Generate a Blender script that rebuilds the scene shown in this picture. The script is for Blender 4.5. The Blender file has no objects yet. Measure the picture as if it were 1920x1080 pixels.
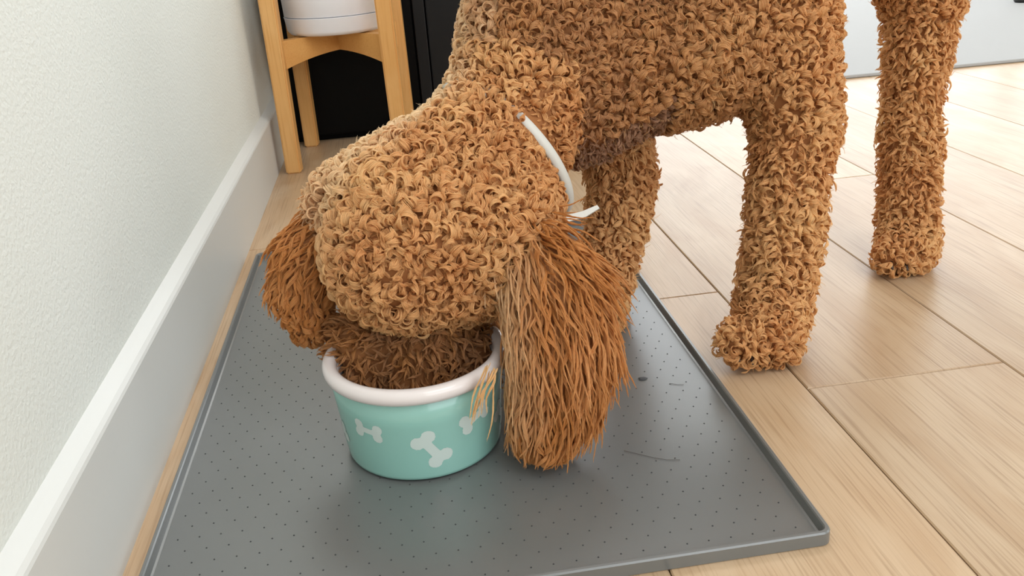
import bpy, bmesh, math, random
import numpy as np
from mathutils import Vector, Matrix, noise

random.seed(7)
rng = np.random.default_rng(11)
S = bpy.context.scene
COL = S.collection
PI = math.pi

# ------------------------------------------------------------------ camera, light, exposure
H = 0.354
cam_d = bpy.data.cameras.new('camera')
cam = bpy.data.objects.new('camera', cam_d); COL.objects.link(cam)
cam_d.sensor_width = 36.0; cam_d.lens = 36.0 * 1633 / 1920
cam_d.clip_start = 0.01; cam_d.clip_end = 60
M3 = Matrix(((0.9878355, 0.1161804, -0.1033590), (-0.1407112, 0.3849116, -0.9121642), (-0.0661915, 0.9156119, 0.3965772)))
cam.matrix_world = Matrix.Translation((0.5630 * H, 0, H)) @ M3.to_4x4()
S.camera = cam

wd = bpy.data.worlds.new('world'); S.world = wd; wd.use_nodes = True
bg = wd.node_tree.nodes['Background']
bg.inputs[0].default_value = (0.95, 0.97, 1.0, 1); bg.inputs[1].default_value = .85

def area(name, loc, target, sx, sy, power, col):
    l = bpy.data.lights.new(name, 'AREA'); l.shape = 'RECTANGLE'; l.size = sx; l.size_y = sy
    l.energy = power; l.color = col
    o = bpy.data.objects.new(name, l); COL.objects.link(o); o.location = loc
    o.rotation_euler = (Vector(target) - Vector(loc)).to_track_quat('-Z', 'Y').to_euler()
    return o
area('window_daylight', (3.0, 5.05, 1.35), (2.9, 0, 1.2), 4.0, 2.5, 82, (0.91, 0.96, 1.0))
area('rim_fill_light', (.52, 5.05, 1.60), (.45, 0.7, .3), .85, 1.9, 44, (0.95, 0.98, 1.0))  # added to back-light the neck edge, no window known there
area('side_window_daylight', (4.95, -.1, 1.35), (0, 0.4, 0.6), 2.4, 1.5, 17, (0.94, 0.975, 1.0))
area('ceiling_light', (1.2, -0.9, 2.62), (.8, 0.8, 0), 1.6, 1.6, 38, (0.95, 0.975, 1.0))
area('rear_fill_light', (0.9, 2.5, 2.68), (0.8, 2.2, 0), 1.2, 1.2, 20, (0.98, 0.985, 1.0))  # unseen fill added overhead at the back, no fixture known
area('front_fill_light', (2.1, -2.35, 1.45), (1.9, 1.0, .9), 3.0, 1.7, 42, (0.92, 0.965, 1.0))  # fill added behind the camera for pot and head, no window known

S.view_settings.view_transform = 'Standard'; S.view_settings.look = 'None'
S.view_settings.exposure = 0.08; S.view_settings.gamma = 1.0
S.view_settings.use_curve_mapping = False
try:
    S.cycles.use_denoising = True
except Exception:
    pass

# ------------------------------------------------------------------ helpers
def link(name, data, mat=None, parent=None, loc=None):
    o = bpy.data.objects.new(name, data); COL.objects.link(o)
    if mat is not None: data.materials.append(mat)
    if parent is not None: o.parent = parent
    if loc is not None: o.location = loc
    return o
def tag(o, label=None, cat=None, group=None, kind=None):
    if label: o['label'] = label
    if cat: o['category'] = cat
    if group: o['group'] = group
    if kind: o['kind'] = kind
    return o
def empty(name, loc=(0, 0, 0)):
    o = bpy.data.objects.new(name, None); COL.objects.link(o); o.location = loc
    return o
def bm_obj(name, bm, mat=None, parent=None, smooth=False, loc=None):
    me = bpy.data.meshes.new(name); bm.normal_update(); bm.to_mesh(me); bm.free()
    if smooth:
        for p in me.polygons: p.use_smooth = True
    return link(name, me, mat, parent, loc)
def box(bm, lo, hi, bevel=0.0, seg=2):
    r = bmesh.ops.create_cube(bm, size=1.0)
    vs = r['verts']
    for v in vs:
        v.co = Vector([lo[i] + (v.co[i] + .5) * (hi[i] - lo[i]) for i in range(3)])
    if bevel > 0:
        es = list({e for v in vs for e in v.link_edges})
        bmesh.ops.bevel(bm, geom=es, offset=bevel, segments=seg, affect='EDGES', profile=.6)
def lathe(bm, prof, seg=96, cx=0, cy=0, close=False):
    rings = []
    for r, z in prof:
        if r < 1e-6: rings.append([bm.verts.new((cx, cy, z))])
        else: rings.append([bm.verts.new((cx + r * math.cos(2*PI*k/seg), cy + r * math.sin(2*PI*k/seg), z)) for k in range(seg)])
    pairs = list(zip(rings, rings[1:]))
    if close: pairs.append((rings[-1], rings[0]))
    for a, b in pairs:
        for k in range(seg):
            k2 = (k + 1) % seg
            if len(a) == 1 and len(b) == 1: continue
            if len(a) == 1: bm.faces.new((a[0], b[k2], b[k]))
            elif len(b) == 1: bm.faces.new((a[k], a[k2], b[0]))
            else: bm.faces.new((a[k], a[k2], b[k2], b[k]))
    bmesh.ops.recalc_face_normals(bm, faces=bm.faces)

def new_mat(name):
    m = bpy.data.materials.new(name); m.use_nodes = True
    nt = m.node_tree; b = nt.nodes['Principled BSDF']
    return m, nt, b
def nd(nt, typ, **kw):
    n = nt.nodes.new(typ)
    for k, v in kw.items(): setattr(n, k, v)
    return n
def simple(name, col, rough=.5, spec=.5, bump=None, coat=0, metal=0):
    m, nt, b = new_mat(name)
    b.inputs['Base Color'].default_value = (*col, 1); b.inputs['Roughness'].default_value = rough
    b.inputs['Specular IOR Level'].default_value = spec; b.inputs['Coat Weight'].default_value = coat
    b.inputs['Metallic'].default_value = metal
    if bump:
        tc = nd(nt, 'ShaderNodeTexCoord'); n = nd(nt, 'ShaderNodeTexNoise')
        n.inputs['Scale'].default_value = bump[0]; n.inputs['Detail'].default_value = 3
        bp = nd(nt, 'ShaderNodeBump'); bp.inputs['Strength'].default_value = bump[1]; bp.inputs['Distance'].default_value = bump[2]
        nt.links.new(tc.outputs['Object'], n.inputs['Vector']); nt.links.new(n.outputs['Fac'], bp.inputs['Height'])
        nt.links.new(bp.outputs['Normal'], b.inputs['Normal'])
    return m
def srgb(r, g, b):
    f = lambda c: (c/255/12.92) if c/255 <= .04045 else ((c/255+.055)/1.055)**2.4
    return (f(r), f(g), f(b))

# ------------------------------------------------------------------ materials
def wood(name, c1, c2, c3, rough, along='Y', scale=1.0, bump=.1, objrand=True):
    """straight grained wood: long fibres along one object axis"""
    m, nt, b = new_mat(name)
    L = nt.links.new
    tc = nd(nt, 'ShaderNodeTexCoord'); oi = nd(nt, 'ShaderNodeObjectInfo')
    add = nd(nt, 'ShaderNodeVectorMath', operation='MULTIPLY_ADD')
    cmb = nd(nt, 'ShaderNodeCombineXYZ')
    for i in range(3): L(oi.outputs['Random'], cmb.inputs[i])
    L(cmb.outputs[0], add.inputs[0]); add.inputs[1].default_value = (7.3, 5.1, 3.7); L(tc.outputs['Object'], add.inputs[2])
    # warp for cathedral figure
    n0 = nd(nt, 'ShaderNodeTexNoise'); n0.inputs['Scale'].default_value = 3.2*scale; n0.inputs['Detail'].default_value = 2
    L(add.outputs[0], n0.inputs['Vector'])
    sc = {'X': (1.2, 26, 26), 'Y': (26, 1.2, 26), 'Z': (26, 26, 1.2)}[along]
    sep = nd(nt, 'ShaderNodeVectorMath', operation='MULTIPLY'); sep.inputs[1].default_value = tuple(s*scale for s in sc)
    L(add.outputs[0], sep.inputs[0])
    wsum = nd(nt, 'ShaderNodeVectorMath', operation='MULTIPLY_ADD')
    L(n0.outputs['Color'], wsum.inputs[0]); wsum.inputs[1].default_value = (5.0, 5.0, 5.0); L(sep.outputs[0], wsum.inputs[2])
    n1 = nd(nt, 'ShaderNodeTexNoise'); n1.inputs['Scale'].default_value = 1.0; n1.inputs['Detail'].default_value = 3
    L(wsum.outputs[0], n1.inputs['Vector'])
    sc2 = {'X': (12, 620, 620), 'Y': (620, 12, 620), 'Z': (620, 620, 12)}[along]
    f = nd(nt, 'ShaderNodeVectorMath', operation='MULTIPLY'); f.inputs[1].default_value = tuple(s*scale for s in sc2)
    L(add.outputs[0], f.inputs[0])
    n2 = nd(nt, 'ShaderNodeTexNoise'); n2.inputs['Scale'].default_value = 1.0; n2.inputs['Detail'].default_value = 2
    L(f.outputs[0], n2.inputs['Vector'])
    r1 = nd(nt, 'ShaderNodeValToRGB'); r1.color_ramp.elements[0].position = .3; r1.color_ramp.elements[1].position = .7
    r1.color_ramp.elements[0].color = (*c2, 1); r1.color_ramp.elements[1].color = (*c1, 1)
    L(n1.outputs['Fac'], r1.inputs['Fac'])
    r2 = nd(nt, 'ShaderNodeValToRGB'); r2.color_ramp.elements[0].position = .50; r2.color_ramp.elements[1].position = .74
    r2.color_ramp.elements[0].color = (0, 0, 0, 1); r2.color_ramp.elements[1].color = (.5, .5, .5, 1)
    L(n2.outputs['Fac'], r2.inputs['Fac'])
    mx = nd(nt, 'ShaderNodeMix', data_type='RGBA'); L(r2.outputs['Color'], mx.inputs[0])
    L(r1.outputs['Color'], mx.inputs[6]); mx.inputs[7].default_value = (*c3, 1)
    hs = nd(nt, 'ShaderNodeHueSaturation')
    mr = nd(nt, 'ShaderNodeMapRange'); mr.inputs[3].default_value = .9 if objrand else 1; mr.inputs[4].default_value = 1.08 if objrand else 1
    L(oi.outputs['Random'], mr.inputs[0]); L(mr.outputs[0], hs.inputs['Value']); L(mx.outputs[2], hs.inputs['Color'])
    L(hs.outputs[0], b.inputs['Base Color'])
    b.inputs['Roughness'].default_value = rough; b.inputs['Specular IOR Level'].default_value = .36
    bp = nd(nt, 'ShaderNodeBump'); bp.inputs['Strength'].default_value = bump; bp.inputs['Distance'].default_value = .0004
    L(n2.outputs['Fac'], bp.inputs['Height']); L(bp.outputs['Normal'], b.inputs['Normal'])
    return m
FLOOR_ROUGH = .34
m_floor = wood('oak_plank', srgb(200, 174, 144), srgb(182, 150, 116), srgb(142, 110, 78), FLOOR_ROUGH, bump=.35)
m_stand = wood('bamboo', srgb(230, 180, 116), srgb(220, 164, 96), srgb(200, 140, 72), .42, along='Z', bump=.1, objrand=False)
m_wall = simple('wall_paint', srgb(222, 226, 221), .75, .25, bump=(330, .55, .0012))
m_trim = simple('trim_paint', srgb(210, 211, 208), .42, .4)
m_ceil = simple('ceiling_paint', srgb(235, 235, 232), .9, .2)
m_black = simple('black_lacquer', (.0015, .0015, .0017), .45, .12)
m_black2 = simple('black_panel', (.006, .0065, .0075), .38, .3)
m_pot = simple('white_glaze', srgb(247, 247, 252), .35, .5)
m_rug = simple('white_rug', srgb(172, 172, 172), .8, .2, bump=(220, .3, .001))
m_mint = simple('mint_glaze', srgb(142, 190, 180), .22, .5, coat=.3)
m_white = simple('white_glaze_rim', srgb(226, 218, 216), .18, .5, coat=.3)
m_print = simple('white_print', srgb(198, 212, 207), .3, .5)
m_foot = simple('dark_foot_ring', srgb(20, 45, 42), .5)
m_strap = simple('white_strap', srgb(208, 207, 200), .5, .4, bump=(900, .2, .0004))
m_skin = simple('dog_skin', srgb(150, 100, 62), .8, .1)
m_nose = simple('nose_leather', srgb(40, 24, 20), .4, .5, bump=(900, .5, .0005))
m_crumb = simple('crumb_dark', srgb(74, 74, 76), .7)
m_black_rubber = simple('black_rubber', (.012, .012, .012), .5)
# mat rubber: silicone with faint smears
def mat_rubber():
    m, nt, b = new_mat('grey_silicone'); L = nt.links.new
    tc = nd(nt, 'ShaderNodeTexCoord')
    n = nd(nt, 'ShaderNodeTexNoise'); n.inputs['Scale'].default_value = 9; n.inputs['Detail'].default_value = 5
    L(tc.outputs['Object'], n.inputs['Vector'])
    mr = nd(nt, 'ShaderNodeMapRange'); mr.inputs[1].default_value = .3; mr.inputs[2].default_value = .7
    mr.inputs[3].default_value = .272; mr.inputs[4].default_value = .288
    b.inputs['Roughness'].default_value = .28
    r = nd(nt, 'ShaderNodeValToRGB'); r.color_ramp.elements[0].position = .35; r.color_ramp.elements[1].position = .7
    r.color_ramp.elements[0].color = (*srgb(101, 103, 102), 1); r.color_ramp.elements[1].color = (*srgb(106, 108, 107), 1)
    L(n.outputs['Fac'], r.inputs['Fac']); L(r.outputs['Color'], b.inputs['Base Color'])
    b.inputs['Specular IOR Level'].default_value = 1.0
    g = nd(nt, 'ShaderNodeTexNoise'); g.inputs['Scale'].default_value = 1400
    L(tc.outputs['Object'], g.inputs['Vector'])
    bp = nd(nt, 'ShaderNodeBump'); bp.inputs['Strength'].default_value = .08; bp.inputs['Distance'].default_value = .0002
    L(g.outputs['Fac'], bp.inputs['Height']); L(bp.outputs['Normal'], b.inputs['Normal'])
    return m
m_mat = mat_rubber()
m_dot = simple('silicone_dimple', srgb(60, 62, 63), .55, .3)
def fur_mat():
    m = bpy.data.materials.new('apricot_fur'); m.use_nodes = True; nt = m.node_tree; L = nt.links.new
    for n in list(nt.nodes): nt.nodes.remove(n)
    out = nd(nt, 'ShaderNodeOutputMaterial'); at = nd(nt, 'ShaderNodeAttribute', attribute_name='hcol')
    p = nd(nt, 'ShaderNodeBsdfPrincipled'); p.inputs['Roughness'].default_value = .45; p.inputs['Specular IOR Level'].default_value = .35
    t = nd(nt, 'ShaderNodeBsdfTranslucent'); mx = nd(nt, 'ShaderNodeMixShader'); mx.inputs[0].default_value = .42
    L(at.outputs['Color'], p.inputs['Base Color']); L(at.outputs['Color'], t.inputs['Color'])
    L(p.outputs[0], mx.inputs[1]); L(t.outputs[0], mx.inputs[2]); L(mx.outputs[0], out.inputs['Surface'])
    return m
m_fur = fur_mat()

# ------------------------------------------------------------------ room shell
X1, Y0, Y1, ZC = 5.1, -2.4, 5.2, 2.75
def sbox(name, lo, hi, mat, bevel=0):
    bm = bmesh.new(); box(bm, lo, hi, bevel); o = bm_obj(name, bm, mat); tag(o, kind='structure'); return o
floor = sbox('floor', (-.15, Y0 - .1, -.06), (X1 + .1, Y1 + .1, -.0125), simple('subfloor', srgb(70, 52, 36), .9))
sbox('wall_left', (-.13, Y0, -.012), (-.012, Y1, ZC), m_wall)
sbox('ceiling', (-.13, Y0 - .1, ZC), (X1 + .1, Y1 + .1, ZC + .1), m_ceil)
def wall_with_hole(name, axis, c0, c1, a0, a1, h0, h1, z0, z1, lo, hi, mat):
    bm = bmesh.new()
    def b(u0, u1, w0, w1):
        if axis == 'y': box(bm, (u0, c0, w0), (u1, c1, w1))
        else: box(bm, (c0, u0, w0), (c1, u1, w1))
    b(a0, h0, lo, hi); b(h1, a1, lo, hi); b(h0, h1, lo, z0); b(h0, h1, z1, hi)
    o = bm_obj(name, bm, mat); tag(o, kind='structure'); return o
wall_with_hole('wall_back', 'y', Y1, Y1 + .1, -.13, X1 + .1, .08, 5.02, .08, 2.62, -.012, ZC, m_wall)  # opening widened at the left for the added rim light
wall_with_hole('wall_right', 'x', X1, X1 + .1, Y0 - .1, Y1 + .1, -1.35, 1.15, .55, 2.15, -.012, ZC, m_wall)

wall_with_hole('wall_front', 'y', Y0 - .1, Y0, -.13, X1 + .1, .6, 3.6, .6, 2.3, -.012, ZC, m_wall)  # opening cut only to suit the added front fill
# floor boards: each a part, tongue-width rows parallel to the left wall
PW = .164
def plank_mesh(w, l):
    bm = bmesh.new(); g = .00045
    box(bm, (-w/2 + g, g - l/2, -.012), (w/2 - g, l/2 - g, 0))
    top = [e for e in bm.edges if all(v.co.z > -.001 for v in e.verts)]
    bmesh.ops.bevel(bm, geom=top, offset=.0009, segments=1, affect='EDGES')
    me = bpy.data.meshes.new('plank'); bm.to_mesh(me); bm.free(); me.materials.append(m_floor); return me
PL = 1.22
pm = plank_mesh(PW, PL)
offs = {3: .5535, 2: .746, 1: .2, 0: 1.02, 4: 1.05, 5: .33, 6: .8, -1: .5}
i = 0
first_edge = .486 - 3 * PW     # row k spans [first_edge+k*PW, +PW]; row 3 starts at x=.486
k = 0
while first_edge + k * PW < X1 + .05:
    xc = first_edge + (k + .5) * PW
    j0 = offs.get(k, random.uniform(0, PL))
    y = j0 - math.ceil((j0 - Y0 + .1) / PL) * PL + PL / 2
    while y - PL/2 < Y1 + .05:
        o = bpy.data.objects.new('plank', pm); COL.objects.link(o); o.parent = floor; o.location = (xc, y, 0)
        y += PL
    k += 1

# baseboard with a sloped, softly rounded top
def baseboard():
    prof = [(-.012, -.0005), (0, -.0005), (0, .0815), (-.0008, .0835), (-.003, .0857), (-.008, .0888), (-.012, .0915)]
    bm = bmesh.new(); rows = []
    for y in (Y0, 1.60): rows.append([bm.verts.new((x, y, z)) for x, z in prof])
    for a in range(len(prof) - 1): bm.faces.new((rows[0][a], rows[0][a+1], rows[1][a+1], rows[1][a]))
    bm.faces.new(rows[0]); bm.faces.new(rows[1][::-1])
    bmesh.ops.recalc_face_normals(bm, faces=bm.faces)
    o = bm_obj('baseboard_left', bm, m_trim); tag(o, kind='structure')
baseboard()

# ------------------------------------------------------------------ black cabinet behind the stand
cab = empty('cabinet', (.31, 1.56, 0)); tag(cab, 'plain black cabinet standing behind the wooden plant stand', 'cabinet')
def pbox(name, par, lo, hi, mat, bevel=.001):
    bm = bmesh.new(); box(bm, lo, hi, bevel); o = bm_obj(name, bm, mat, par); return o
off = Vector((-.31, -1.56, 0))
def cb(name, lo, hi, mat, bevel=.001):
    return pbox(name, cab, tuple(Vector(lo) + off), tuple(Vector(hi) + off), mat, bevel)
cb('body', (.003, 1.575, .0), (.62, 1.98, .43), m_black, .002)
cb('door', (.006, 1.557, .012), (.238, 1.574, .42), m_black, .002)
cb('door', (.262, 1.557, .012), (.617, 1.574, .42), m_black2, .002)
cb('frame_stile', (.240, 1.551, .004), (.260, 1.574, .425), m_black2, .0015)

# ------------------------------------------------------------------ plant stand and pot
st = empty('plant_stand', (.118, 1.447, 0))
tag(st, 'light wooden plant stand with four square legs holding a white pot', 'plant stand')
cs = Vector((.118, 1.447, 0)); rot = math.radians(-5.3)
def R2(x, y): return Vector((x*math.cos(rot) - y*math.sin(rot), x*math.sin(rot) + y*math.cos(rot), 0))
hw = .084; lw = .0125
def leg_bm(cx, cy):
    bm = bmesh.new(); r = bmesh.ops.create_cube(bm, size=1)
    for v in r['verts']:
        z = 0 if v.co.z < 0 else .40
        sp = 1 + (.02 if v.co.z < 0 else -.02)
        w = lw*.92 if v.co.z < 0 else lw
        p = R2(cx*sp + v.co.x*2*w, cy*sp + v.co.y*2*w); v.co = Vector((p.x, p.y, z))
    bmesh.ops.bevel(bm, geom=list(bm.edges), offset=.0022, segments=2, affect='EDGES')
    return bm
for sx, sy in ((-1, -1), (1, -1), (1, 1), (-1, 1)):
    bm_obj('leg', leg_bm(sx*hw, sy*hw), m_stand, st)
m_brace = wood('bamboo_brace', srgb(222, 168, 100), srgb(210, 152, 84), srgb(194, 134, 66), .42, along='X', bump=.1, objrand=False)
def brace(ang, ztop_n, zlow_n):
    """one arm of the crossed brace, underside arched"""
    L_ = hw * math.sqrt(2) * 2 - .016; n = 16; t = .009
    bm = bmesh.new(); rows = []
    for k in range(n + 1):
        u = -L_/2 + L_*k/n; a = 1 - (2*k/n - 1)**2
        zb = .158 + .014*a; zt = .199
        rows.append([bm.verts.new((u, s*t, z)) for s, z in ((-1, zb), (1, zb), (1, zt), (-1, zt))])
    for a, b in zip(rows, rows[1:]):
        for q in range(4): bm.faces.new((a[q], a[(q+1) % 4], b[(q+1) % 4], b[q]))
    bm.faces.new(rows[0][::-1]); bm.faces.new(rows[-1])
    bmesh.ops.recalc_face_normals(bm, faces=bm.faces)
    bmesh.ops.rotate(bm, verts=bm.verts, cent=(0, 0, 0), matrix=Matrix.Rotation(ang + rot, 3, 'Z'))
    return bm
for a in (PI/4, -PI/4): bm_obj('crossed_brace', brace(a, 0, 0), m_brace, st)

pot = empty('plant_pot', (.118, 1.447, .199)); tag(pot, 'round white plant pot on a matching saucer held in the wooden stand', 'pot')
bm = bmesh.new()
lathe(bm, [(0, .0275), (.070, .0275), (.0778, .0280), (.0795, .0294), (.0815, .10), (.083, .185), (.0825, .188), (.0785, .188), (.077, .184), (.075, .06), (.0, .055)], 80)
body_p = bm_obj('pot_wall', bm, m_pot, pot, True)
bm = bmesh.new()
lathe(bm, [(0, .0005), (.066, .0005), (.073, .002), (.0775, .007), (.0800, .0265), (.0805, .0272), (.0788, .0275), (.0765, .0268), (.0745, .012), (0, .010)], 80)
bm_obj('saucer', bm, m_pot, pot, True)
bm = bmesh.new(); lathe(bm, [(0, .172), (.0762, .170)], 48)
bm_obj('potting_soil', bm, simple('soil', srgb(60, 44, 32), .95, .1, bump=(200, 1, .003)), pot)

# ------------------------------------------------------------------ rug at the far right
rug = bmesh.new(); box(rug, (.80, 1.664, .0005), (4.2, 3.9, .007), .002)
rug = bm_obj('rug', rug, m_rug); tag(rug, 'flat white rug on the wooden floor behind the dog', 'rug')
ft = bmesh.new(); lathe(ft, [(0, .0), (.018, .0), (.022, .004), (.022, .09), (.026, .12), (.026, .30), (0, .30)], 32)
ft = bm_obj('furniture_foot', ft, m_black_rubber, smooth=False); ft.location = (2.052, 2.462, .0072)
tag(ft, 'black furniture foot standing on the white rug at its far edge', 'furniture foot')

# ------------------------------------------------------------------ feeding mat
mt = empty('feeding_mat', (.218, .682, 0)); tag(mt, 'grey rubber feeding mat with raised lip and tiny dimples under the bowl', 'mat')
MX0, MX1, MY0, MY1 = .0145, .4215, .3825, .9815
def mat_mesh():
    bm = bmesh.new()
    def ring(ins, rad, z, n=7):
        out = []
        x0, x1, y0, y1 = MX0 + ins, MX1 - ins, MY0 + ins, MY1 - ins
        for cx, cy, a0 in ((x1 - rad, y1 - rad, 0), (x0 + rad, y1 - rad, PI/2), (x0 + rad, y0 + rad, PI), (x1 - rad, y0 + rad, 1.5*PI)):
            for k in range(n): 
                a = a0 + PI/2*k/(n-1)
                out.append(bm.verts.new((cx + rad*math.cos(a) - .218, cy + rad*math.sin(a) - .682, z)))
        return out
    rs = [ring(.0008, .006, 0), ring(0, .0068, .0006), ring(.0002, .0066, .0085), ring(.0010, .006, .0095), ring(.0028, .0045, .0095), ring(.0035, .004, .0087), ring(.0046, .0035, .0034), ring(.006, .003, .0030)]
    for a, b in zip(rs, rs[1:]):
        for k in range(len(a)): bm.faces.new((a[k], a[(k+1) % len(a)], b[(k+1) % len(a)], b[k]))
    bm.faces.new(rs[0][::-1]); bm.faces.new(rs[-1])
    bmesh.ops.recalc_face_normals(bm, faces=bm.faces)
    return bm
o = bm_obj('mat_sheet', mat_mesh(), m_mat, mt)
# dimples: tiny, joined
vs, fs = [], []
ix = 0; y = MY0 + .016
r = 0
while y < MY1 - .014:
    x = MX0 + .014 + (r % 2) * .00672
    while x < MX1 - .012:
        b0 = len(vs); rr = .00062; jx = x + random.uniform(-.0002, .0002)
        for k in range(6): vs.append((jx + rr*math.cos(k*PI/3) - .218, y + rr*math.sin(k*PI/3) - .682, .00302))
        for k in range(6): vs.append((jx + rr*.55*math.cos(k*PI/3) - .218, y + rr*.55*math.sin(k*PI/3) - .682, .00345))
        for k in range(6): fs.append((b0+k, b0+(k+1) % 6, b0+6+(k+1) % 6, b0+6+k))
        fs.append(tuple(b0+6+k for k in range(6)))
        x += .01345
    y += .0122 / 1; r += 1
me = bpy.data.meshes.new('dimples'); me.from_pydata(vs, [], fs); me.update()
o = link('dimples', me, m_dot, mt); tag(o, kind='stuff')

# ------------------------------------------------------------------ bowl
BX, BY, BZ = .190, .552, .0032
bowl = empty('dog_bowl', (BX, BY, BZ)); tag(bowl, 'mint green ceramic dog bowl with a white rolled rim and white bone prints', 'bowl')
RB, RT = .0560, .0610
HB = .0640     # rim underside height
def wall_r(z): 
    t = min(1, max(0, (z - .004) / (HB - .004))); return RB + (RT - RB) * t
bm = bmesh.new()
prof = [(0, .0035), (RB - .012, .0035), (RB - .006, .0012), (RB - .0025, .0008), (RB - .0005, .0022), (RB, .0045)]
prof += [(wall_r(z), z) for z in (.015, .03, .045, HB + .002)]
prof += [(wall_r(HB) - .006, HB + .003), (.0545, .05), (.0515, .018), (.046, .011), (.036, .0085), (0, .0080)]
lathe(bm, prof, 128)
for f in bm.faces:
    c = f.calc_center_median()
    f.material_index = 0 if math.hypot(c.x, c.y) > .0555 and c.z < HB + .0025 else (1 if c.z > .006 else (0 if c.z > .0015 else 2))
    f.smooth = True
o = bm_obj('bowl_wall', bm, m_mint, bowl, True); o.data.materials.append(m_white); o.data.materials.append(m_foot)
bm = bmesh.new(); prof = []
for k in range(20):
    a = 2*PI*k/20; prof.append((.0600 + .0052*math.cos(a), HB + .0050 + .0058*math.sin(a)))
lathe(bm, prof, 128, close=True)
bm_obj('rim', bm, m_white, bowl, True)
bm = bmesh.new()
lathe(bm, [(RB - .008, .0001), (RB - .0030, .0001), (RB - .0024, .0007), (RB - .0026, .0020), (RB - .006, .0024)], 96, close=True)
bm_obj('foot_ring', bm, m_foot, bowl, True)
def bone(theta, zc, ang, L_=.0238, q=1.0):
    """bone outline conformed to the tapered wall"""
    bm = bmesh.new(); n = 40; m = 14
    hl = L_/2; sh = .0042; kr = .0062; ko = .0048
    def inside(u, v):
        if abs(u) < hl - .004 and abs(v) < .0027*q: return True
        for su in (-1, 1):
            for sv in (-1, 1):
                if math.hypot(u - su*(hl - .0042*q), v - sv*.0036*q) < .0042*q: return True
        return False
    st_ = .0006; W_ = int((hl + .002)/st_) + 1; V_ = int(.012/st_) + 1
    cache = {}
    def vert(iu, iv):
        if (iu, iv) not in cache:
            u, v = iu*st_, iv*st_
            a, b = u*math.cos(ang) - v*math.sin(ang), u*math.sin(ang) + v*math.cos(ang)
            z = zc + b; rr = wall_r(z) + .00018; th = theta + a/rr
            cache[(iu, iv)] = bm.verts.new((rr*math.cos(th), rr*math.sin(th), z))
        return cache[(iu, iv)]
    for iu in range(-W_, W_):
        for iv in range(-V_, V_):
            if inside((iu+.5)*st_, (iv+.5)*st_):
                bm.faces.new([vert(iu, iv), vert(iu+1, iv), vert(iu+1, iv+1), vert(iu, iv+1)])
    # round off the stair steps
    for _ in range(3):
        bmesh.ops.smooth_vert(bm, verts=[v for v in bm.verts if v.is_boundary], factor=.5, use_axis_x=True, use_axis_y=True, use_axis_z=True)
    for v in bm.verts:
        r0 = wall_r(v.co.z) + .00018; rr = math.hypot(v.co.x, v.co.y); v.co.x *= r0/rr; v.co.y *= r0/rr
    return bm
for th, zc, an, bl in ((-2.24, .0400, -.12, .023), (-1.50, .0265, -1.0, .030), (-.93, .0405, .35, .026), (-.33, .025, -.6, .027), (.25, .044, .1, .027), (.9, .026, .8, .027), (1.5, .042, -.3, .027), (2.15, .028, .6, .027), (2.75, .044, -.7, .027), (3.35, .024, .3, .027)):
    bm_obj('bone_print', bone(th, zc, an, bl, bl/.0245), m_print, bowl, True)

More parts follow.
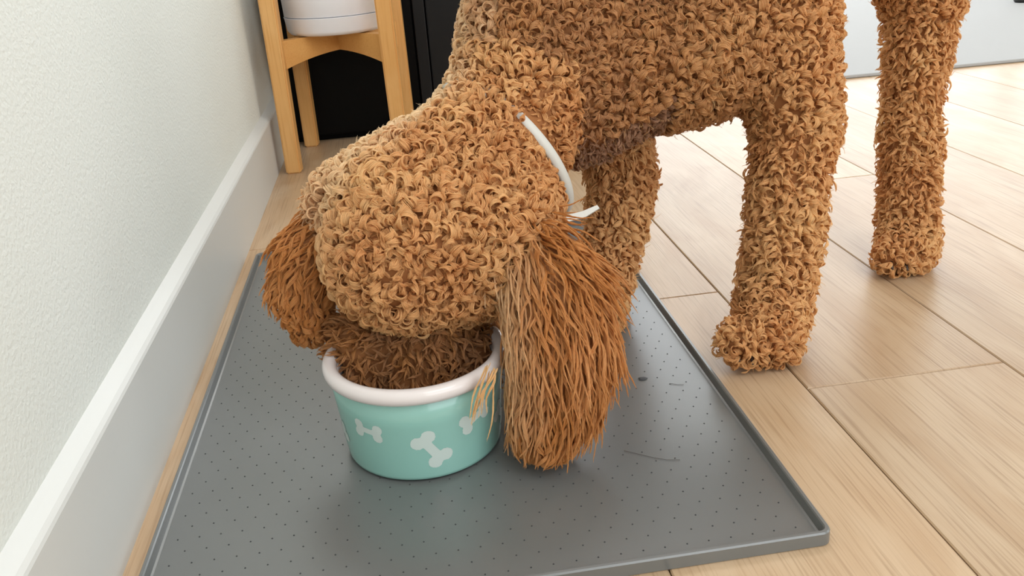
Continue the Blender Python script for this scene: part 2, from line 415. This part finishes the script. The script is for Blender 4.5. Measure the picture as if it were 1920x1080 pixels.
# ------------------------------------------------------------------ dog
BODY = [
 ('chest', (0.3138, 0.7, 0.2551), 0.057, (0.3401, 0.71, 0.2173), 0.065),
 ('torso', (0.3119, 0.7, 0.2531), 0.06, (0.3436, 0.73, 0.3091), 0.068),
 ('torso', (0.3379, 0.71, 0.2175), 0.062, (0.4003, 0.715, 0.235), 0.06),
 ('torso', (0.4003, 0.715, 0.235), 0.06, (0.4487, 0.71, 0.2401), 0.06),
 ('torso', (0.4487, 0.71, 0.2401), 0.06, (0.5078, 0.7, 0.2576), 0.05),
 ('torso', (0.3436, 0.73, 0.3091), 0.068, (0.4532, 0.74, 0.313), 0.07),
 ('torso', (0.4532, 0.74, 0.313), 0.07, (0.5383, 0.75, 0.348), 0.066),
 ('torso', (0.5383, 0.75, 0.348), 0.066, (0.6013, 0.77, 0.3853), 0.05),
 ('torso', (0.4442, 0.71, 0.2405), 0.06, (0.4532, 0.74, 0.313), 0.07),
 ('thigh', (0.5028, 0.7, 0.2663), 0.044, (0.5147, 0.685, 0.2208), 0.038),
 ('thigh', (0.5147, 0.685, 0.2208), 0.038, (0.517, 0.67, 0.171), 0.032),
 ('leg', (0.517, 0.67, 0.171), 0.032, (0.51, 0.66, 0.1382), 0.0285),
 ('leg', (0.51, 0.66, 0.1382), 0.0285, (0.5041, 0.652, 0.0996), 0.0265),
 ('leg', (0.5041, 0.652, 0.0996), 0.0265, (0.4976, 0.642, 0.0561), 0.0265),
 ('leg', (0.4976, 0.642, 0.0561), 0.0265, (0.4878, 0.63, 0.028), 0.0265),
 ('paw', (0.4855, 0.625, 0.0306), 0.0265, (0.4674, 0.6, 0.0243), 0.0195),
 ('paw', (0.4674, 0.6, 0.0243), 0.0195, (0.4461, 0.595, 0.0259), 0.0155),
 ('paw', (0.4674, 0.6, 0.0243), 0.0195, (0.4831, 0.597, 0.0198), 0.0155),
 ('thigh', (0.6013, 0.77, 0.3853), 0.05, (0.6689, 0.8, 0.3229), 0.04),
 ('thigh', (0.6689, 0.8, 0.3229), 0.04, (0.6988, 0.8, 0.2512), 0.034),
 ('leg', (0.6988, 0.8, 0.2512), 0.031, (0.6961, 0.795, 0.1979), 0.0265),
 ('leg', (0.6961, 0.795, 0.1979), 0.0265, (0.6932, 0.79, 0.1528), 0.0215),
 ('leg', (0.6932, 0.79, 0.1528), 0.0215, (0.6931, 0.785, 0.106), 0.0245),
 ('leg', (0.6931, 0.785, 0.106), 0.0245, (0.6937, 0.775, 0.0478), 0.025),
 ('leg', (0.6937, 0.775, 0.0478), 0.025, (0.6891, 0.765, 0.0232), 0.025),
 ('paw', (0.6891, 0.765, 0.0232), 0.025, (0.6732, 0.742, 0.0198), 0.018),
 ('paw', (0.6732, 0.742, 0.0198), 0.018, (0.6553, 0.736, 0.0198), 0.013),
 ('paw', (0.6732, 0.742, 0.0198), 0.018, (0.6859, 0.738, 0.0153), 0.013),
 ('leg', (0.3771, 0.755, 0.1849), 0.034, (0.392, 0.745, 0.1272), 0.026),
 ('leg', (0.392, 0.745, 0.1272), 0.026, (0.3821, 0.735, 0.0805), 0.022),
 ('leg', (0.3821, 0.735, 0.0805), 0.022, (0.3647, 0.72, 0.0303), 0.0215),
 ('leg', (0.3647, 0.72, 0.0303), 0.0215, (0.3484, 0.695, 0.0114), 0.0215),
 ('paw', (0.3484, 0.695, 0.0114), 0.0215, (0.3365, 0.675, 0.0092), 0.017),
 ('leg', (0.2884, 0.7, 0.1957), 0.034, (0.2781, 0.7, 0.1426), 0.024),
 ('leg', (0.2781, 0.7, 0.1426), 0.024, (0.269, 0.7, 0.0811), 0.021),
 ('leg', (0.269, 0.7, 0.0811), 0.021, (0.2614, 0.7, 0.0416), 0.021),
 ('paw', (0.2614, 0.7, 0.0416), 0.021, (0.2539, 0.68, 0.0361), 0.019),
 ('neck', (0.3136, 0.7, 0.253), 0.052, (0.2798, 0.666, 0.2017), 0.053),
 ('neck', (0.2798, 0.666, 0.2017), 0.053, (0.2549, 0.63, 0.1757), 0.056),
 ('head', (0.2549, 0.63, 0.1757), 0.055, (0.2059, 0.6, 0.1595), 0.058),
 ('head', (0.2549, 0.63, 0.1757), 0.055, (0.245, 0.58, 0.1456), 0.056),
 ('head', (0.245, 0.58, 0.1456), 0.056, (0.1917, 0.565, 0.1454), 0.051),
 ('head', (0.2059, 0.6, 0.1595), 0.058, (0.1917, 0.565, 0.1454), 0.051),
 ('head', (0.2059, 0.6, 0.1595), 0.058, (0.1545, 0.615, 0.1625), 0.03),
 ('face', (0.1983, 0.585, 0.0954), 0.038, (0.194, 0.572, 0.0609), 0.032),
 ('face', (0.194, 0.572, 0.0609), 0.032, (0.19, 0.562, 0.042), 0.026),
 ('face', (0.196, 0.58, 0.0764), 0.034, (0.1535, 0.572, 0.0774), 0.022),
 ('face', (0.1535, 0.572, 0.0774), 0.022, (0.1586, 0.566, 0.0581), 0.018),
 ('face', (0.196, 0.58, 0.0764), 0.034, (0.2295, 0.572, 0.0626), 0.018),
 ('face', (0.2295, 0.572, 0.0626), 0.018, (0.2275, 0.562, 0.0504), 0.017)]
EAR_NEAR = [((0.2734, 0.555, 0.1413), 0.024, (0.2865, 0.532, 0.1154), 0.033), ((0.2865, 0.532, 0.1154), 0.033, (0.2881, 0.515, 0.0871), 0.033), ((0.2881, 0.515, 0.0871), 0.033, (0.2827, 0.508, 0.0548), 0.029), ((0.2827, 0.508, 0.0548), 0.029, (0.2742, 0.502, 0.0302), 0.022)]
EAR_FAR = [((0.1474, 0.615, 0.153), 0.02, (0.1241, 0.605, 0.1345), 0.022), ((0.1241, 0.605, 0.1345), 0.022, (0.1145, 0.6, 0.1125), 0.021), ((0.1145, 0.6, 0.1125), 0.021, (0.1165, 0.592, 0.0879), 0.014)]
COLLAR_C = (0.2748, 0.6645, 0.1802)
COLLAR_AX = (0.7601, 0.4479, 0.4708)
COLLAR_R = (.0678, .0678)
STRAP_END = [(0.3008, 0.59, 0.1487), (0.3106, 0.59, 0.1468), (0.3235, 0.595, 0.147), (0.3356, 0.6, 0.1498)]
CLAWS = [((0.4412, 0.582, 0.0197), (-0.15, -0.85, -0.5)), ((0.4515, 0.58, 0.0164), (-0.15, -0.85, -0.5)), ((0.4657, 0.582, 0.0143), (-0.15, -0.85, -0.5)), ((0.651, 0.724, 0.0159), (-0.15, -0.85, -0.5)), ((0.6667, 0.724, 0.0129), (-0.15, -0.85, -0.5))]
WISP0 = (0.2383, 0.492, 0.0861)
WISP1 = (0.2245, 0.484, 0.0511)
DENS = 60000
CRUMB = (0.3666, 0.5945, 0.0034)
HAIR1 = [(0.3263, 0.5004, 0.0034), (0.3358, 0.4934, 0.0034), (0.3436, 0.4876, 0.0034), (0.3516, 0.483, 0.0034), (0.3604, 0.4809, 0.0034)]
HAIR2 = [(0.3851, 0.5817, 0.0034), (0.3902, 0.5787, 0.0034), (0.395, 0.5774, 0.0034)]

dog = empty('dog', (.42, .66, 0)); tag(dog, 'curly apricot poodle mix standing with its head down in the mint bowl', 'dog')
dog_off = Vector((-.42, -.66, 0))

def blob(segs, voxel, smooth_it, name):
    """tapered chains of balls fused into one continuous surface"""
    bm = bmesh.new()
    for a, ra, b, rb in segs:
        A, B = Vector(a), Vector(b); d = (B - A).length
        n = max(2, int(d / (min(ra, rb) * .25)) + 1)
        for k in range(n + 1):
            t = k / n
            bmesh.ops.create_icosphere(bm, subdivisions=2, radius=ra + (rb - ra) * t, matrix=Matrix.Translation(A.lerp(B, t)))
    me = bpy.data.meshes.new(name + '_tmp'); bm.to_mesh(me); bm.free()
    o = bpy.data.objects.new(name + '_tmp', me); COL.objects.link(o)
    r = o.modifiers.new('r', 'REMESH'); r.mode = 'VOXEL'; r.voxel_size = voxel
    s = o.modifiers.new('s', 'SMOOTH'); s.iterations = smooth_it; s.factor = .5
    dg = bpy.context.evaluated_depsgraph_get(); dg.update()
    me2 = bpy.data.meshes.new_from_object(o.evaluated_get(dg)); me2.name = name
    bpy.data.objects.remove(o); bpy.data.meshes.remove(me)
    for p in me2.polygons: p.use_smooth = True
    return me2

def surf_samples(me, n):
    me.calc_loop_triangles()
    V = np.empty(len(me.vertices)*3, np.float32); me.vertices.foreach_get('co', V); V = V.reshape(-1, 3)
    T = np.empty(len(me.loop_triangles)*3, np.int32); me.loop_triangles.foreach_get('vertices', T); T = T.reshape(-1, 3)
    Nn = np.empty(len(me.vertices)*3, np.float32); me.vertices.foreach_get('normal', Nn); Nn = Nn.reshape(-1, 3)
    a, b, c = V[T[:, 0]], V[T[:, 1]], V[T[:, 2]]
    ar = np.linalg.norm(np.cross(b - a, c - a), axis=1); tot = ar.sum()/2
    n = int(n * tot)
    cum = np.cumsum(ar); u = (np.arange(n) + rng.random(n)) / n * cum[-1]; ti = np.searchsorted(cum, u).clip(0, len(T)-1)
    r1, r2 = np.sqrt(rng.random(n)), rng.random(n)
    w = np.stack([1 - r1, r1*(1 - r2), r1*r2], 1)[:, :, None]
    P = (V[T[ti]] * w).sum(1); N = (Nn[T[ti]] * w).sum(1); N /= np.linalg.norm(N, axis=1, keepdims=True)
    return P.astype(np.float64), N.astype(np.float64)

def nearest_seg(P, segs):
    best = np.full(len(P), 1e9); idx = np.zeros(len(P), int); D = np.zeros((len(P), 3))
    for i, (a, ra, b, rb) in enumerate(segs):
        A, B = np.array(a), np.array(b); ab = B - A; l2 = max(ab @ ab, 1e-9)
        t = np.clip(((P - A) @ ab) / l2, 0, 1); d = np.linalg.norm(P - (A + t[:, None]*ab), axis=1) - (ra + (rb - ra)*t)
        k = d < best; best[k] = d[k]; idx[k] = i; D[k] = ab / math.sqrt(l2)
    return idx, D

def vnorm(a): return a / np.maximum(np.linalg.norm(a, axis=1, keepdims=True), 1e-9)
def snoise(P, f, seed=0.0):
    """cheap smooth value noise from summed sines"""
    out = np.zeros(len(P)); r = np.random.default_rng(int(seed*10) + 3)
    for k in range(7):
        w = r.normal(size=3); w = w/np.linalg.norm(w) * f * (0.6 + 1.1*r.random())
        out += np.sin(P @ w + r.random()*6.28)
    return out / 3.0

def make_fur(name, parent, P, N, T, prm, colr, strands, npts, wid=.00020, floor_z=None):
    """locks of hair: every lock is a ribbon of strands that follows one coil.
    prm columns: length, coil radius, coil turns, half width, half thickness, lift angle"""
    n = len(P)
    Ln, rc, tu, W, Th, lift = [prm[:, i] for i in range(6)]
    T = vnorm(T - (T*N).sum(1, keepdims=True)*N)
    d = vnorm(T*np.cos(lift)[:, None] + N*np.sin(lift)[:, None])
    e1 = vnorm(N - (N*d).sum(1, keepdims=True)*d); e2 = np.cross(d, e1)
    ph = rng.uniform(0, 2*PI, n); sg = rng.choice([-1., 1.], n)
    ph = np.where(rng.random(n) < .75, PI + rng.normal(0, .7, n), ph)     # most coils bulge away from the skin first
    s = np.linspace(0, 1, npts)[None, :]
    ang = ph[:, None] + (sg*tu*2*PI)[:, None]*s
    rad = rc[:, None]*(1 - .25*s)
    cx = rad*np.cos(ang) - rc[:, None]*np.cos(ph)[:, None]
    cy = rad*np.sin(ang) - rc[:, None]*np.sin(ph)[:, None]
    C = P[:, None] + d[:, None]*(Ln[:, None]*s)[:, :, None] + e1[:, None]*cx[:, :, None] + e2[:, None]*cy[:, :, None]
    h = ((C - P[:, None])*N[:, None]).sum(2)
    C += N[:, None]*np.maximum(0, .0006 + .002*s - h)[:, :, None]
    radial = e1[:, None]*np.cos(ang)[:, :, None] + e2[:, None]*np.sin(ang)[:, :, None]
    wprof = (.55 + .45*np.sin(PI*np.clip(s*1.15, 0, 1))) * (1 - .45*s**3)
    a = rng.uniform(-1, 1, (n, strands)); b = rng.normal(0, .6, (n, strands))
    ls = rng.uniform(.78, 1.08, (n, strands))
    # resample every strand a little shorter or longer along the lock
    out = np.empty((n, strands, npts, 3), np.float32)
    axis = d[:, None, :]
    for j in range(strands):
        off = axis*((a[:, j]*W)[:, None]*wprof)[:, :, None] + radial*((b[:, j]*Th)[:, None]*wprof)[:, :, None]
        Q = C + off
        k = s*ls[:, j][:, None]*(npts - 1)
        k0 = np.clip(np.floor(k).astype(int), 0, npts - 2); fr = (k - k0)[:, :, None]
        ii = np.arange(n)[:, None]
        Q = Q[ii, k0]*(1 - fr) + Q[ii, k0 + 1]*fr
        Q += rng.normal(0, .00016, (n, npts, 3))*s[:, :, None]
        out[:, j] = Q
    out = out.reshape(-1, 3)
    if floor_z is not None: out[:, 2] = np.maximum(out[:, 2], floor_z)
    cu = bpy.data.hair_curves.new(name)
    nc = n*strands
    cu.add_curves([npts]*nc)
    cu.attributes['position'].data.foreach_set('vector', out.ravel()) if 'position' in cu.attributes else cu.points.foreach_set('position', out.ravel())
    ra = cu.attributes.get('radius') or cu.attributes.new('radius', 'FLOAT', 'POINT')
    prof = wid*(1 - .6*np.linspace(0, 1, npts)**2)
    ra.data.foreach_set('value', np.tile(prof, nc).astype(np.float32))
    ca = cu.attributes.new('hcol', 'FLOAT_COLOR', 'CURVE')
    cc = np.repeat(colr, strands, axis=0)*rng.uniform(.86, 1.12, (nc, 1))
    ca.data.foreach_set('color', np.concatenate([cc, np.ones((nc, 1))], 1).astype(np.float32).ravel())
    cu.materials.append(m_fur)
    o = bpy.data.objects.new(name, cu); COL.objects.link(o); o.parent = parent
    tag(o, kind='stuff')
    return o

def lerp(a, b, t): return np.array(a)[None]*(1 - t[:, None]) + np.array(b)[None]*t[:, None]
CREAM, GOLD, APR, RUST, BROWN = srgb(253, 234, 200), srgb(244, 206, 150), srgb(228, 174, 116), srgb(214, 150, 84), srgb(200, 148, 104)

segs = [(a, ra, b, rb) for nm, a, ra, b, rb in BODY]
names = [x[0] for x in BODY]
shift = lambda sg: [(tuple(Vector(a) + dog_off), ra, tuple(Vector(b) + dog_off), rb) for a, ra, b, rb in sg]
lsegs = shift(segs)
bme = blob(lsegs, .0042, 10, 'body')
bme.materials.append(m_skin)
body = bpy.data.objects.new('body', bme); COL.objects.link(body); body.parent = dog

P, N = surf_samples(bme, DENS)
idx, D = nearest_seg(P, lsegs)
style = np.array([{'head': 0, 'neck': 0, 'torso': 1, 'chest': 1, 'thigh': 1, 'leg': 2, 'paw': 3, 'face': 4}[names[i]] for i in idx])
Pw = P - np.array(dog_off)
# keep clear of the collar band
cn = np.array(COLLAR_C); ca_ = np.array(COLLAR_AX)
dc = np.abs((Pw - cn) @ ca_); cring = (np.linalg.norm(Pw - cn, axis=1) < .10) & np.isin(style, (0, 1)) & (Pw[:, 0] > .283)
cring_all = (np.linalg.norm(Pw - cn, axis=1) < .10) & np.isin(style, (0, 1))
near = (dc < .014) & cring; crease = (dc < .016) & cring_all; drop = (dc < .0055) & cring
n = len(P)
rnd = rng.normal(size=(n, 3))
def mk(mask, L_, rc, tu, W, Th, lift, tdir, cr, strands, npts, name, wid=.00020):
    m = np.where(mask & ~drop)[0]; k = len(m); U = lambda r: rng.uniform(r[0], r[1], k)
    prm = np.stack([U(L_), U(rc), U(tu), U(W), U(Th), U(lift)], 1)
    sc_ = np.where(near[m], .40, np.where(crease[m], .92, np.where(belly[m], .72, 1.0))*(1 + .16*np.clip(g1[m], -1.2, 1.2))); prm[:, :4] *= sc_[:, None]
    return make_fur(name, body, P[m], N[m], tdir[m], prm, cr[m], strands, npts, wid, FLOORZ)
FLOORZ = .0012
g1 = snoise(Pw, 55, 1); g2 = snoise(Pw, 160, 2); rv = rng.random(n)
# colour of each lock: golden crown, browner back and chest, backlit nape edge painted cream
f = np.clip(.5 + .28*g1 + .22*g2 + .35*(rv - .5), 0, 1)
col_head = lerp(APR, GOLD, f)
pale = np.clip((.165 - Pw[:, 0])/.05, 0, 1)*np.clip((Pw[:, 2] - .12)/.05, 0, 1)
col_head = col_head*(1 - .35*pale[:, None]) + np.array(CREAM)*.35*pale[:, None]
col_body = lerp(BROWN, APR, f)*.92
gx = np.clip((Pw[:, 0] - .40)/.12, 0, 1); col_body = col_body*(1 - gx[:, None]) + lerp(APR, GOLD, f*.8)*gx[:, None]
# backlit rim along the nape and shoulder, painted into the coat as cream
rim_body = np.clip((.285 - Pw[:, 0])/.045 + .25*g2, 0, 1); col_body = col_body*(1 - .8*rim_body[:, None]) + np.array(CREAM)*.8*rim_body[:, None]
rim_head = np.clip((Pw[:, 1] - .615 + .75*(.235 - Pw[:, 0]))/.030 + .2*g2, 0, 1)*np.clip((.27 - Pw[:, 0])/.03, 0, 1); rim_head = rim_head*np.clip((Pw[:, 0] - .10)/.08, .25, 1); col_head = col_head*(1 - .75*rim_head[:, None]) + np.array(CREAM)*.75*rim_head[:, None]
belly = (style == 1) & (N[:, 2] < -.35) & (Pw[:, 0] > .31) & (Pw[:, 0] < .415)
col_body[belly] = lerp(BROWN, srgb(176, 150, 136), np.full(belly.sum(), .4))
col_leg = lerp(APR, GOLD, f)
tdown = D*1.0 + rnd*.55
trand = rnd + D*.3
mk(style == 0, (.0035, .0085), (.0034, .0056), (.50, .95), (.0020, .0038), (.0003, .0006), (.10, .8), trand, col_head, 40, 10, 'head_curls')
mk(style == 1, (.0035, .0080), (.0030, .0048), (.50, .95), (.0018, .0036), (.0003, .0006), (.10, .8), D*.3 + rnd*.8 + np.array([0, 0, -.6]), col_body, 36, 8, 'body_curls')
mk(style == 2, (.0055, .0125), (.0026, .0044), (.40, .80), (.0018, .0038), (.0003, .0006), (.10, .65), tdown, col_leg, 40, 9, 'leg_fur')
mk(style == 3, (.004, .009), (.0030, .0046), (.50, .9), (.0018, .0034), (.0003, .0006), (.2, .9), trand, col_leg, 40, 9, 'paw_curls')
mk(style == 4, (.009, .014), (.0018, .0034), (.4, .8), (.0014, .0026), (.0003, .0006), (.3, .8), D*.8 + rnd*.5, lerp(RUST, BROWN, f)*.8, 34, 8, 'muzzle_fur')

m = rng.random(n) < .22
mk(m & (style != 4), (.009, .014), (.0018, .0036), (.3, .8), (.0010, .0024), (.0006, .0014), (.3, 1.0), rnd, col_head*1.03, 5, 7, 'stray_hairs', .00008)

# ears: flaps of long wavy hair
def ear(esegs, label, L_, dens, tip, pale_x=None):
    ls = shift([(a, ra, b, rb) for a, ra, b, rb in esegs])
    me = blob(ls, .003, 8, 'ear'); me.materials.append(m_skin)
    o = bpy.data.objects.new('ear', me); COL.objects.link(o); o.parent = dog; tag(o, label)
    P_, N_ = surf_samples(me, dens); i_, D_ = nearest_seg(P_, ls); k = len(P_)
    U = lambda r: rng.uniform(r[0], r[1], k)
    Pw_ = P_ - np.array(dog_off)
    lo = Pw_[:, 2].min(); room = np.clip((Pw_[:, 2] - lo)/.05, .30, 1)
    prm = np.stack([U(L_)*room, U((.0014, .0034)), U((.5, 1.2)), U((.0018, .0042)), U((.0003, .0007)), U((.04, .20))], 1)
    T_ = D_ + rng.normal(size=(k, 3))*.12 + np.array([0, 0, -.35])
    q1 = snoise(Pw_, 90, 4)
    f_ = np.clip(.30 + .3*q1 + .6*(rng.random(k) - .5), 0, 1)
    c_ = lerp(RUST, APR, f_)
    if pale_x is not None:
        w = np.clip((pale_x[0] - Pw_[:, 0])/pale_x[1], 0, 1)*np.clip(.65 + .6*snoise(Pw_, 150, 6), 0, 1)*np.clip((Pw_[:, 2] - .035)/.03, 0, 1)
        c_ = c_*(1 - w[:, None]) + (np.array(CREAM)*.5 + np.array(GOLD)*.5)*w[:, None]
    if pale_x is not None: WISP.append(o)
    make_fur('ear_hair', o, P_, N_, T_, prm, c_, 46, 13, .00015, .0038)
    return o
WISP = []
ear(EAR_NEAR, 'long rust coloured ear beside the bowl, with pale strands', (.026, .046), 46000, None, (.277, .026))
ear(EAR_FAR, 'shorter ear towards the white wall', (.016, .028), 46000, None)

# thin wisp of pale hair that hangs from the long ear over the rim of the bowl
k = 10; Pq = np.array([WISP0]) + rng.normal(size=(k, 3))*np.array([[.0022, .001, .003]]) + np.array(dog_off)
Nq = np.tile([[-.15, -.95, .25]], (k, 1)); Tq = np.tile([np.array(WISP1) - np.array(WISP0)], (k, 1)) + rng.normal(size=(k, 3))*.003
prm = np.stack([rng.uniform(.026, .040, k), rng.uniform(.0010, .0020, k), rng.uniform(.5, 1.0, k), rng.uniform(.0012, .0024, k), np.full(k, .0005), rng.uniform(0, .06, k)], 1)
make_fur('hair_wisp', WISP[0], Pq, vnorm(Nq), Tq, prm, np.tile([GOLD], (k, 1)), 30, 14, .00015)

# eyes and nose leather, low under the brow
bm = bmesh.new(); bmesh.ops.create_uvsphere(bm, u_segments=20, v_segments=12, radius=.010)
for v in bm.verts: v.co.x *= 1.15; v.co.y *= .8; v.co.z *= .75
bm_obj('nose', bm, m_nose, dog, True, loc=Vector((.190, .518, .028)) + dog_off)
for ex in (.168, .212):
    bm = bmesh.new(); bmesh.ops.create_uvsphere(bm, u_segments=20, v_segments=12, radius=.0065)
    bm_obj('eye', bm, simple('eye_brown', (.01, .006, .004), .1), dog, True, loc=Vector((ex, .560, .100)) + dog_off)

# claws just showing at the toes
m_claw = simple('claw_dark', srgb(52, 36, 30), .35)
for c, dr in CLAWS:
    bm = bmesh.new(); bmesh.ops.create_cone(bm, segments=10, radius1=.0026, radius2=.0006, depth=.010, cap_ends=True)
    o = bm_obj('claw', bm, m_claw, dog, True, loc=Vector(c) + dog_off)
    o.rotation_euler = Vector(dr).to_track_quat('Z', 'Y').to_euler()

# collar band around the neck, strap end sticking out
def band(cc, ax, radii, w, t, mat, name, parent, n=96, wob=0):
    ax = Vector(ax).normalized(); u = ax.orthogonal().normalized(); v = ax.cross(u)
    if abs(u.z) > abs(v.z): u, v = v, u
    bm = bmesh.new(); rows = []
    for k in range(n):
        a = 2*PI*k/n; rr = (u*math.cos(a)*radii[0] + v*math.sin(a)*radii[1]); rn = rr.normalized()
        row = []
        for dw, dt in ((-w/2, -t/2), (-w/2*.8, t/2), (w/2*.8, t/2), (w/2, -t/2)):
            row.append(bm.verts.new(rr + ax*dw + rn*dt))
        rows.append(row)
    for k in range(n):
        a_, b_ = rows[k], rows[(k+1) % n]
        for q in range(4): bm.faces.new((a_[q], a_[(q+1) % 4], b_[(q+1) % 4], b_[q]))
    bmesh.ops.recalc_face_normals(bm, faces=bm.faces)
    return bm_obj(name, bm, mat, parent, True, None)
collar = empty('dog_collar', COLLAR_C); tag(collar, 'thin white collar around the neck of the curly dog', 'collar')
band(COLLAR_C, COLLAR_AX, COLLAR_R, .0085, .0032, m_strap, 'strap', collar)
def strip(pts, w, t, mat, name, parent, up):
    bm = bmesh.new(); rows = []
    pts = [Vector(p) for p in pts]; up = Vector(up).normalized()
    for i_, p in enumerate(pts):
        d = (pts[min(i_+1, len(pts)-1)] - pts[max(i_-1, 0)]).normalized(); sd = d.cross(up).normalized()
        ww = w*(1 if i_ < len(pts)-1 else .6)
        rows.append([bm.verts.new(p + sd*a*ww/2 + up*b*t/2) for a, b in ((-1, -1), (1, -1), (1, 1), (-1, 1))])
    for a_, b_ in zip(rows, rows[1:]):
        for q in range(4): bm.faces.new((a_[q], a_[(q+1) % 4], b_[(q+1) % 4], b_[q]))
    bm.faces.new(rows[0][::-1]); bm.faces.new(rows[-1])
    bmesh.ops.recalc_face_normals(bm, faces=bm.faces)
    return bm_obj(name, bm, mat, parent, False)
strip([Vector(p) - Vector(COLLAR_C) for p in STRAP_END], .0050, .0018, m_strap, 'strap_end', collar, (-.2, -.75, .6))

# ------------------------------------------------------------------ bits on the mat
def crumb(loc, s, label, seed):
    r = random.Random(seed); bm = bmesh.new(); bmesh.ops.create_icosphere(bm, subdivisions=2, radius=1)
    for v in bm.verts:
        q = 1 + .35*noise.noise(v.co*1.7 + Vector((seed, 0, 0))); v.co = Vector((v.co.x*s[0]*q, v.co.y*s[1]*q, max(-.2, v.co.z)*s[2]*q))
    o = bm_obj('crumb', bm, m_crumb, None, True, loc); tag(o, label, 'crumb'); return o
crumb(CRUMB, (.0042, .0024, .0008), 'dark grey crumb on the mat to the right of the long ear', 3)
m_shed = simple('shed_hair', srgb(70, 62, 56), .6)
def loose_hair(pts, label):
    bm = bmesh.new(); rows = []
    for i_, p in enumerate(pts):
        d = (Vector(pts[min(i_+1, len(pts)-1)]) - Vector(pts[max(i_-1, 0)])).normalized(); sd = d.cross(Vector((0, 0, 1)))
        rows.append([bm.verts.new(Vector(p) + (sd*math.cos(a) + Vector((0, 0, 1))*math.sin(a))*.00016) for a in (0, PI/2, PI, 1.5*PI)])
    for a_, b_ in zip(rows, rows[1:]):
        for q in range(4): bm.faces.new((a_[q], a_[(q+1) % 4], b_[(q+1) % 4], b_[q]))
    o = bm_obj('loose_hair', bm, m_shed); tag(o, label, 'hair'); return o
loose_hair(HAIR1, 'thin curved dog hair lying on the mat between the ear and the front corner')
loose_hair(HAIR2, 'short straight dog hair lying on the mat beside the crumb')
